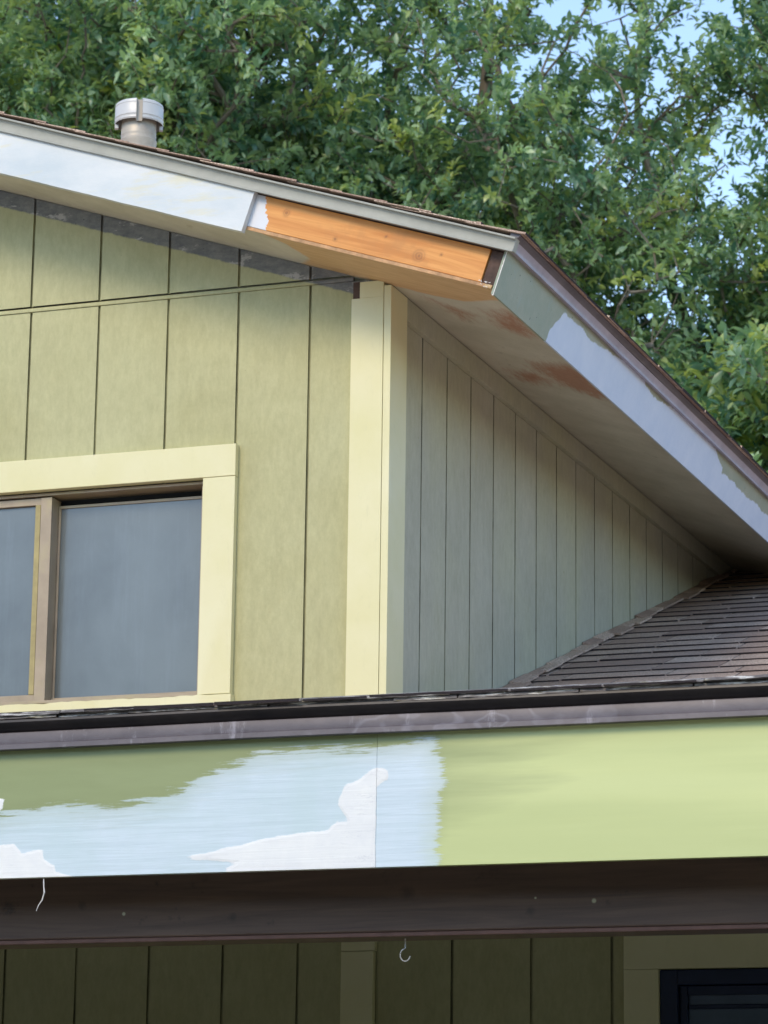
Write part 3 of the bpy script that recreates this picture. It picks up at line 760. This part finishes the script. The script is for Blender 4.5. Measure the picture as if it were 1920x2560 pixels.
# fascia: two boards meeting at a butt joint
PRIMER = [(-0.9, 2.50), (-0.6, 2.495), (-0.44, 2.498), (-0.37, 2.508), (-0.301, 2.515), (-0.231, 2.51), (-0.162, 2.504), (-0.108, 2.512), (-0.054, 2.522), (-0.013, 2.534), (0.026, 2.56), (0.073, 2.577), (0.133, 2.59), (0.172, 2.607), (0.238, 2.611), (0.304, 2.616), (0.369, 2.616), (0.437, 2.615), (0.447, 2.616), (0.499, 2.618), (0.569, 2.626), (0.573, 2.610), (0.56, 2.598), (0.585, 2.569), (0.583, 2.533), (0.587, 2.527), (0.577, 2.503), (0.574, 2.443), (0.578, 2.359), (0.578, 2.30), (-0.9, 2.30)]
FILLS = ([(-0.023, 2.389), (0.044, 2.399), (0.111, 2.412), (0.157, 2.42), (0.209, 2.43), (0.275, 2.437), (0.327, 2.438), (0.349, 2.459), (0.369, 2.456), (0.369, 2.465), (0.349, 2.493), (0.364, 2.532), (0.396, 2.543), (0.428, 2.566), (0.438, 2.569), (0.461, 2.562), (0.464, 2.541), (0.437, 2.529), (0.4365, 2.466), (0.4365, 2.327), (0.1, 2.323), (0.098, 2.366), (0.125, 2.378), (0.045, 2.383)],
         [(-0.458, 2.429), (-0.402, 2.434), (-0.383, 2.411), (-0.345, 2.419), (-0.331, 2.416), (-0.33, 2.397), (-0.302, 2.384), (-0.298, 2.368), (-0.253, 2.357), (-0.258, 2.32), (-0.6, 2.325), (-.6, 2.43)],
         [(-0.52, 2.54), (-0.429, 2.533), (-0.436, 2.504), (-0.52, 2.505)])
def fascia(us, off):
    vs = list(np.arange(2.3585, 2.652, .007))+[2.652]
    m, uv = grid_board(us, vs, (0, PY-off, 0), (1, 0, 0), (0, 0, 1), (0, -1, 0), .02, .0015)
    return m.build('porch_fascia', FASC, H, attrs={'primer': np.clip(sdf(PRIMER, uv), -.3, .3), 'filler': np.max([sdf(p, uv) for p in FILLS], axis=0)})
fascia([XL-.4, -4, -2.5, -1.5, -.9]+list(np.arange(-.7, .4355, .007))+[.4362], .0).__setitem__('label', 'left porch fascia board with blue primer and white filler patches')
fascia([.4372]+list(np.arange(.443, .8, .007))+[.9, 1.1, 1.3, 1.6, 2, 3, 4, XR+.4], .0006).__setitem__('label', 'right porch fascia board in yellow green paint')
bm = MB(); bm.box(XL-.3, XR+.3, -1.0, -.91, 2.244, 2.62); bm.build('porch_beam', BEAM, H, bevel=.004)
le = MB(); le.box(XL-.3, XR+.3, -1.003, -.905, 2.234, 2.2435); le.build('lit_beam_edge', simple('beam_bottom_strip', lin(104, 74, 66), .6, 0, .2, 20), H, bevel=.002)  # reddish tone paints in the lit lower edge of the beam
cl = MB(); cl.prism([(XL, -1.18, 2.60), (XL, .0, 2.80), (XL, .0, 2.83), (XL, -1.18, 2.63)], (XR-XL, 0, 0)); cl.build('porch_ceiling', CEIL, H)
for px_ in (-4.6, 3.6):
    p = MB(); p.box(px_-.07, px_+.07, -1.02, -.88, 0.0, 2.233); p.build('porch_post', BEAM, H, bevel=.006)
# a cup hook and a shred of dried caulk hanging on the beam
hk = MB(); hp = [(.418, -.96, 2.236), (.418, -.96, 2.213)]+[(.418+.0115*math.sin(a)*-1, -.96, 2.199+.0135*math.cos(a)) for a in [i*.45 for i in range(1, 11)]]
hk.tube(hp, [.0014]*len(hp), 8); hk.build('cup_hook', GALV, H, smooth=True)
th = MB(); tp = [(-.326, -1.2035, 2.354), (-.324, -1.206, 2.338), (-.322, -1.206, 2.324), (-.327, -1.206, 2.308), (-.335, -1.206, 2.297), (-.340, -1.206, 2.285)]
th.tube(tp, [.0010, .0012, .0018, .0014, .0010, .0005], 6); th.build('caulk_shred', CHIP, H, smooth=True)
# step flashing and counter shingles along the side wall
sf = MB(); ti = []; r8 = random.Random(8); y = yb+.02
while y < 3.9:
    w = .127*.95; hh = r8.uniform(.007, .018); yy = y+r8.uniform(-.01, .01); x1 = r8.uniform(.03, .06)
    z0, z1 = low_z(yy)+.010, low_z(yy+w+.04)+.008
    a = [(.003, yy, z0+hh), (.003, yy+w+.03, z1+hh*.75), (x1, yy+w+.03, z1+.004), (x1, yy, z0+.006)]
    sf.add(a+[(q[0], q[1], q[2]-.006) for q in a], [(0, 3, 2, 1), (3, 0, 4, 7), (2, 3, 7, 6), (1, 2, 6, 5)]); ti += [r8.random()]*8
    y += w
sf.build('step_flashing', SHIN, lroof, attrs={'tint': ti})

# ------------------------------------------------------------------ trees
LEAF = leaf_mat('tree_leaves', lin(88, 134, 118), lin(192, 220, 176), lin(206, 216, 136), .55)

# openings in the canopy through which the sky shows: a line through each gap and its radius
VOIDS = [(-1.98, 8.0, 8.15, -3.5, 13.0, 10.29, 0.196), (-1.63, 8.0, 7.98, -3.04, 13.0, 10.07, 0.161), (-1.25, 8.0, 7.9, -2.54, 13.0, 9.96, 0.184), (-1.44, 8.0, 7.67, -2.8, 13.0, 9.66, 0.104), (-1.07, 8.0, 8.06, -2.3, 13.0, 10.18, 0.161), (-0.95, 8.0, 7.91, -2.14, 13.0, 9.97, 0.104), (-1.83, 8.0, 7.9, -3.32, 13.0, 9.96, 0.092), (-0.9, 8.0, 7.39, -2.08, 13.0, 9.29, 0.075), (-1.77, 8.0, 7.32, -3.23, 13.0, 9.2, 0.069), (-2.31, 8.0, 7.38, -3.96, 13.0, 9.28, 0.052), (-5.2, 8.0, 8.54, -7.78, 13.0, 10.81, 0.063), (-5.34, 8.0, 8.46, -7.97, 13.0, 10.7, 0.052), (-3.23, 8.0, 8.12, -5.17, 13.0, 10.26, 0.058), (-0.87, 8.0, 7.73, -2.04, 13.0, 9.73, 0.081), (-2.15, 8.0, 7.88, -3.73, 13.0, 9.94, 0.081), (-1.72, 8.0, 7.65, -3.17, 13.0, 9.63, 0.069), (-1.2, 8.0, 7.18, -2.48, 13.0, 9.0, 0.058)]
def seg_dist(p, v):
    a = np.array(v[:3]); e = np.array(v[3:6])-a; t = np.clip(((p-a)@e)/(e@e), 0, 1); return float(np.linalg.norm(p-a-t*e))

def grow_tree(name, base, limbs, blobs, nclu, leaf_len, seed, label, group='trees behind the house', young=.1, leaves=31, gap=.0, bark=BARK, twig=.34):
    """limbs: list of polylines (world coords) of (x,y,z); blobs: (cx,cy,cz,rx,ry,rz,weight)"""
    rg = np.random.default_rng(seed); rr = random.Random(seed)
    root = empty(name, base, label, 'tree', group)
    base = np.array(base, float)
    nodes = [np.array(base)]; par = [-1]
    def addline(pts, start):
        cur = start
        for p in pts:
            a = nodes[cur]; p = np.array(p, float); L_ = np.linalg.norm(p-a); k = max(1, int(L_/.25))
            for i in range(1, k+1):
                q = a+(p-a)*i/k
                if i < k: q = q+rg.normal(0, .025, 3)
                nodes.append(q); par.append(cur); cur = len(nodes)-1
        return cur
    tops = []
    trunk_end = addline(limbs[0], 0)
    for l in limbs[1:]:
        d_ = [np.linalg.norm(n_-np.array(l[0])) for n_ in nodes]; addline(l, int(np.argmin(d_)))
    # clusters
    wts = np.array([b[6] for b in blobs], float); wts /= wts.sum(); cl = []
    while len(cl) < nclu:
        b = blobs[rg.choice(len(blobs), p=wts)]
        u = rg.normal(size=3); u /= np.linalg.norm(u); r_ = rg.random()**.45
        p = np.array(b[:3])+u*r_*np.array(b[3:6])
        nn = noise.noise(Vector(p*1.15)+Vector((seed*3.1, 0, 0)))+.5*noise.noise(Vector(p*2.7))
        if nn < gap-.15+rg.random()*.15: continue
        if any(seg_dist(p, v) < v[6]*(.92+.5*noise.noise(Vector(p*3.3))) for v in VOIDS): continue
        cl.append(p)
    cl = np.array(cl); cen = np.array(nodes)
    dist = np.min(np.linalg.norm(cl[:, None, :]-cen[None, ::3, :], axis=2), axis=1)
    cl = cl[np.argsort(dist)]
    NA = np.zeros((len(nodes)+nclu*4+10, 3)); NA[:len(nodes)] = nodes; cnt = len(nodes); twigs = []
    for p in cl:
        dd = np.linalg.norm(NA[:cnt]-p, axis=1)+.35*np.maximum(0, NA[:cnt, 2]-p[2]+.1)*2
        i = int(np.argmin(dd)); a = NA[i].copy(); L_ = np.linalg.norm(p-a)
        k = 1 if L_ < .25 else (2 if L_ < .6 else 3); cur = i
        bend = rg.normal(0, .10*L_, 3); bend[2] -= .04*L_
        for j in range(1, k+1):
            t = j/k; q = a+(p-a)*t+bend*math.sin(math.pi*t)
            NA[cnt] = q; par.append(cur); cur = cnt; cnt += 1
        twigs.append(cur)
    NA = NA[:cnt]; par = np.array(par)
    wgt = np.zeros(cnt); wgt[twigs] = 1
    for i in range(cnt-1, 0, -1): wgt[par[i]] += wgt[i]
    rad = .0032*np.maximum(wgt, .6)**.46
    # branches as one mesh: 5 sided tubes segment by segment along chains
    kids = [[] for _ in range(cnt)]
    for i in range(1, cnt): kids[par[i]].append(i)
    bmesh_ = MB(); tmesh = MB()
    stack = [(0, -1)]
    while stack:
        s0, frm = stack.pop()
        chain = ([frm] if frm >= 0 else [])+[s0]; cur = s0
        while kids[cur]:
            ks = sorted(kids[cur], key=lambda q: -wgt[q]); nx = ks[0]
            for o_ in ks[1:]: stack.append((o_, cur))
            chain.append(nx); cur = nx
        if len(chain) < 2: continue
        rs_ = [rad[c] for c in chain]
        if frm >= 0: rs_[0] = min(rs_[0], rs_[1]*1.2)
        pts = [Vector(NA[c]-base) for c in chain]
        (tmesh if frm < 0 else bmesh_).tube(pts, rs_, 10 if frm < 0 else (7 if rs_[0] > .02 else 4), cap=False)
    tmesh.build('trunk', bark, root, smooth=True)
    bmesh_.build('branches', bark, root, smooth=True)
    # leaves: each twig end carries a drooping spray
    ends = NA[twigs]; pr = NA[par[twigs]]
    n = len(twigs)
    dirv = ends-pr; dirv /= np.linalg.norm(dirv, axis=1)[:, None]+1e-9
    cenb = np.mean(ends, axis=0); outw = ends-cenb; outw /= np.linalg.norm(outw, axis=1)[:, None]+1e-9
    dirv = dirv*.6+outw*.4+rg.normal(0, .35, (n, 3)); dirv[:, 2] += .1; dirv /= np.linalg.norm(dirv, axis=1)[:, None]
    K = leaves
    t = np.tile(np.linspace(-.75, 1, K), n); idx = np.repeat(np.arange(n), K)
    tl = twig*rg.uniform(.7, 1.3, n)
    side = np.cross(dirv, rg.normal(size=(n, 3))); side /= np.linalg.norm(side, axis=1)[:, None]
    up = np.cross(side, dirv)
    D_ = dirv[idx]; A_ = side[idx]; B_ = up[idx]
    pos = ends[idx]+D_*(t*tl[idx]*.5)[:, None]+rg.normal(0, .014, (n*K, 3)); pos[:, 2] -= .03*np.maximum(t, 0)**2
    ang = np.arange(n*K)*2.4+rg.normal(0, .5, n*K)
    ld = D_*(.55+.3*rg.random(n*K))[:, None]+(A_*np.cos(ang)[:, None]+B_*np.sin(ang)[:, None])*.8+rg.normal(0, .18, (n*K, 3))
    ld[:, 2] += -.12; ld /= np.linalg.norm(ld, axis=1)[:, None]
    upv = np.array([0, 0, 1.])+rg.normal(0, .42, (n*K, 3))
    w = np.cross(ld, upv); w /= np.linalg.norm(w, axis=1)[:, None]+1e-9
    nm = np.cross(w, ld)
    L_ = leaf_len*rg.uniform(.45, 1.25, n*K); Wd_ = L_*rg.uniform(.34, .46, n*K)*.5
    curl = L_*rg.uniform(.05, .35, n*K); fold = Wd_*rg.uniform(.1, .6, n*K)
    st = [(0., 0., 0.), (.22, .62, .12), (.5, 1., .0), (.78, .66, -.35), (1., 0., -1.)]
    verts = np.zeros((n*K, 11, 3)); q = 0
    rows = []
    for (f_, wf, cf_) in st:
        c_ = pos+ld*(L_*f_)[:, None]+nm*(curl*cf_*.9)[:, None]
        if wf == 0: verts[:, q] = c_; rows.append((q,)); q += 1
        else:
            verts[:, q] = c_-w*(Wd_*wf)[:, None]+nm*(fold*wf)[:, None]; verts[:, q+1] = c_; verts[:, q+2] = c_+w*(Wd_*wf)[:, None]+nm*(fold*wf)[:, None]
            rows.append((q, q+1, q+2)); q += 3
    # quads/tris as a fixed pattern
    tris = [(0, 2, 1), (0, 3, 2)]
    quads = [(1, 2, 5, 4), (2, 3, 6, 5), (4, 5, 8, 7), (5, 6, 9, 8)]
    tris += [(7, 8, 10), (8, 9, 10)]
    NV = 11; tot = n*K
    loops = []; starts = []; ofs = np.arange(tot)[:, None]*NV
    lt = np.concatenate([np.array(tris).reshape(-1), np.array(quads).reshape(-1)])
    sizes = np.array([3]*4+[4]*4)
    loop_idx = (ofs+lt[None, :]).reshape(-1)
    lstart = np.concatenate([[0], np.cumsum(np.tile(sizes, tot))[:-1]])
    me = bpy.data.meshes.new('crown')
    me.vertices.add(tot*NV); me.vertices.foreach_set('co', (verts-base).reshape(-1).astype(np.float32))
    me.loops.add(len(loop_idx)); me.loops.foreach_set('vertex_index', loop_idx.astype(np.int32))
    me.polygons.add(tot*8); me.polygons.foreach_set('loop_start', lstart.astype(np.int32))
    me.polygons.foreach_set('use_smooth', np.ones(tot*8, bool))
    me.update(calc_edges=True); me.validate()
    ct = np.clip(rg.normal(.42, .28, n)[idx]+rg.normal(0, .2, tot), 0, 1)
    hz = (ends[:, 2]-ends[:, 2].min())/np.ptp(ends[:, 2])
    yg = np.clip((rg.random(n) < young)[idx]*rg.uniform(.4, 1, tot)+(rg.random(tot) < .05)*.6, 0, 1)
    for an, val in (('tint', ct), ('young', yg)):
        a = me.attributes.new(an, 'FLOAT', 'POINT'); a.data.foreach_set('value', np.repeat(val, NV).astype(np.float32))
    me.materials.append(LEAF)
    o = bpy.data.objects.new('crown', me); C.objects.link(o); o.parent = root
    return root

def leaf_mass(name, box, n, ls, seed, label, cat, kind=None, group=None):
    rg = np.random.default_rng(seed); x0, x1, y0, y1, z1 = box; core = MB(); nx, nz = 60, 10
    for side, yy in ((0, y0), (1, y1)):
        for i in range(nx+1):
            for j in range(nz+1):
                x = x0+(x1-x0)*i/nx; z_ = z1*j/nz
                w = noise.noise((x*.9/(z1*.3), yy, z_*1.2/(z1*.3)))*z1*.10
                core.v.append((x, yy+(w if side == 0 else -w)+(.15*(y1-y0)*(1 if side == 0 else -1)), z_*(.92+.08*noise.noise((x*1.1/(z1*.4), 3, 1)))))
    N_ = (nx+1)*(nz+1)
    for i in range(nx):
        for j in range(nz):
            a = i*(nz+1)+j; core.f += [(a, a+nz+1, a+nz+2, a+1), (N_+a, N_+a+1, N_+a+nz+2, N_+a+nz+1)]
        a = i*(nz+1)+nz; core.f.append((a, a+nz+1, N_+a+nz+1, N_+a))
    P = rg.random((n, 3)); face = rg.random(n)
    P = np.stack([x0+(x1-x0)*P[:, 0], np.where(face < .4, y1+rg.normal(0, .06, n)*z1*.3, np.where(face < .7, y0+rg.normal(0, .06, n)*z1*.3, y0+(y1-y0)*P[:, 1])), np.where(face < .7, z1*P[:, 2], z1*(1+rg.normal(0, .03, n)))], 1)
    d1 = rg.normal(size=(n, 3)); d1 /= np.linalg.norm(d1, axis=1)[:, None]; d2 = np.cross(d1, rg.normal(size=(n, 3))); d2 /= np.linalg.norm(d2, axis=1)[:, None]
    k0 = len(core.v); V4 = np.stack([P-d1*ls, P+d2*ls*.4, P+d1*ls, P-d2*ls*.4], 1).reshape(-1, 3)
    core.v += [tuple(v) for v in V4.tolist()]; core.f += [(k0+4*i, k0+4*i+1, k0+4*i+2, k0+4*i+3) for i in range(n)]
    o = core.build(name, simple(name+'_leaves', lin(46, 54, 42), .6, 0, .35, 9, 0), None)
    tag(o, label, cat, group, kind); return o
leaf_mass('porch_light_blocker', (-6.2, 5.0, -2.9, -2.1, 1.42), 9000, .022, 5, 'unseen leafy mass added in front of the porch to block light', 'porch_light_blocker')  # unseen, added to keep ground bounce off the porch wall
leaf_mass('low_sky_blocker', (-60, 70, -42, -34, 8), 9000, .5, 6, 'unseen tree mass added across the street to block low sky', 'trees', 'stuff')  # unseen, added to cut low sky light reaching the porch
grow_tree('broadleaf_tree', (-6.6, 9.6, 0), [[(-6.5, 9.6, 2.5), (-6.3, 9.5, 5.2), (-5.9, 9.4, 7.2), (-5.4, 9.4, 8.6), (-5.6, 9.5, 10.2)], [(-6.3, 9.5, 5.2), (-5.4, 9.1, 6.6), (-4.6, 8.9, 7.6), (-4.0, 8.9, 8.6)], [(-6.3, 9.5, 5.4), (-7.2, 9.6, 7.2), (-7.8, 9.8, 9.0)]],
          [(-5.9, 9.3, 8.3, 1.9, 1.5, 1.9, 1), (-4.9, 8.9, 8.2, 1.4, 1.2, 1.2, .8), (-7.3, 9.5, 8.6, 1.6, 1.3, 1.7, .4)], 3000, .074, 11,
          'leafy tree on the left behind the vent pipe, with dark forked branches showing', young=.10)
grow_tree('broadleaf_tree', (-3.6, 10.4, 0), [[(-3.6, 10.4, 3), (-3.7, 10.3, 5.5), (-3.4, 10.2, 7.4), (-3.1, 10.2, 9.0), (-3.2, 10.2, 10.6)], [(-3.7, 10.3, 5.5), (-4.5, 10.0, 7.2), (-4.8, 9.8, 8.8)], [(-3.6, 10.3, 6.4), (-2.7, 9.9, 7.4), (-2.1, 9.8, 8.2)], [(-3.6, 10.3, 5.2), (-2.9, 9.8, 6.2), (-2.2, 9.4, 6.8)]],
          [(-3.7, 10.0, 8.6, 1.5, 1.3, 1.8, 1), (-2.9, 9.9, 7.4, 1.3, 1.2, 1.5, .9), (-4.2, 9.9, 7.3, 1.2, 1.0, 1.2, .6)], 3000, .071, 23,
          'dense dark leafy tree in the middle, above the bare orange rake board', young=.04)
grow_tree('broadleaf_tree', (-1.1, 11.2, 0), [[(-1.1, 11.2, 3), (-1.2, 11.2, 5.2), (-1.5, 11.1, 7.0), (-1.3, 11.1, 8.6), (-1.0, 11.1, 10.4)], [(-1.3, 11.2, 5.6), (-2.1, 10.8, 7.4), (-2.4, 10.7, 9.2)], [(-1.2, 11.2, 5.2), (-.6, 10.9, 6.6), (-.1, 10.8, 7.8)]],
          [(-1.6, 11.0, 6.9, 1.6, 1.1, 1.2, 1), (-1.8, 10.9, 8.3, 1.3, 1.0, 1.5, .55), (-.9, 10.9, 8.4, 1.2, .9, 1.6, .75)], 2300, .071, 37,
          'open airy tree at the upper right with blue sky showing between its leaves', young=.08, gap=.04)
grow_tree('broadleaf_tree', (-.3, 8.6, 0), [[(-.3, 8.6, 2), (-.4, 8.5, 3.8), (-.7, 8.4, 5.0), (-.9, 8.3, 6.0)], [(-.4, 8.5, 3.8), (.2, 8.4, 5.0), (.5, 8.4, 5.8)]],
          [(-.75, 8.35, 5.45, .85, .8, .85, 1), (.4, 8.4, 5.1, .8, .8, .8, .6)], 850, .088, 51,
          'low bright green tree at the right edge, just above the dark eave edge', young=.35)
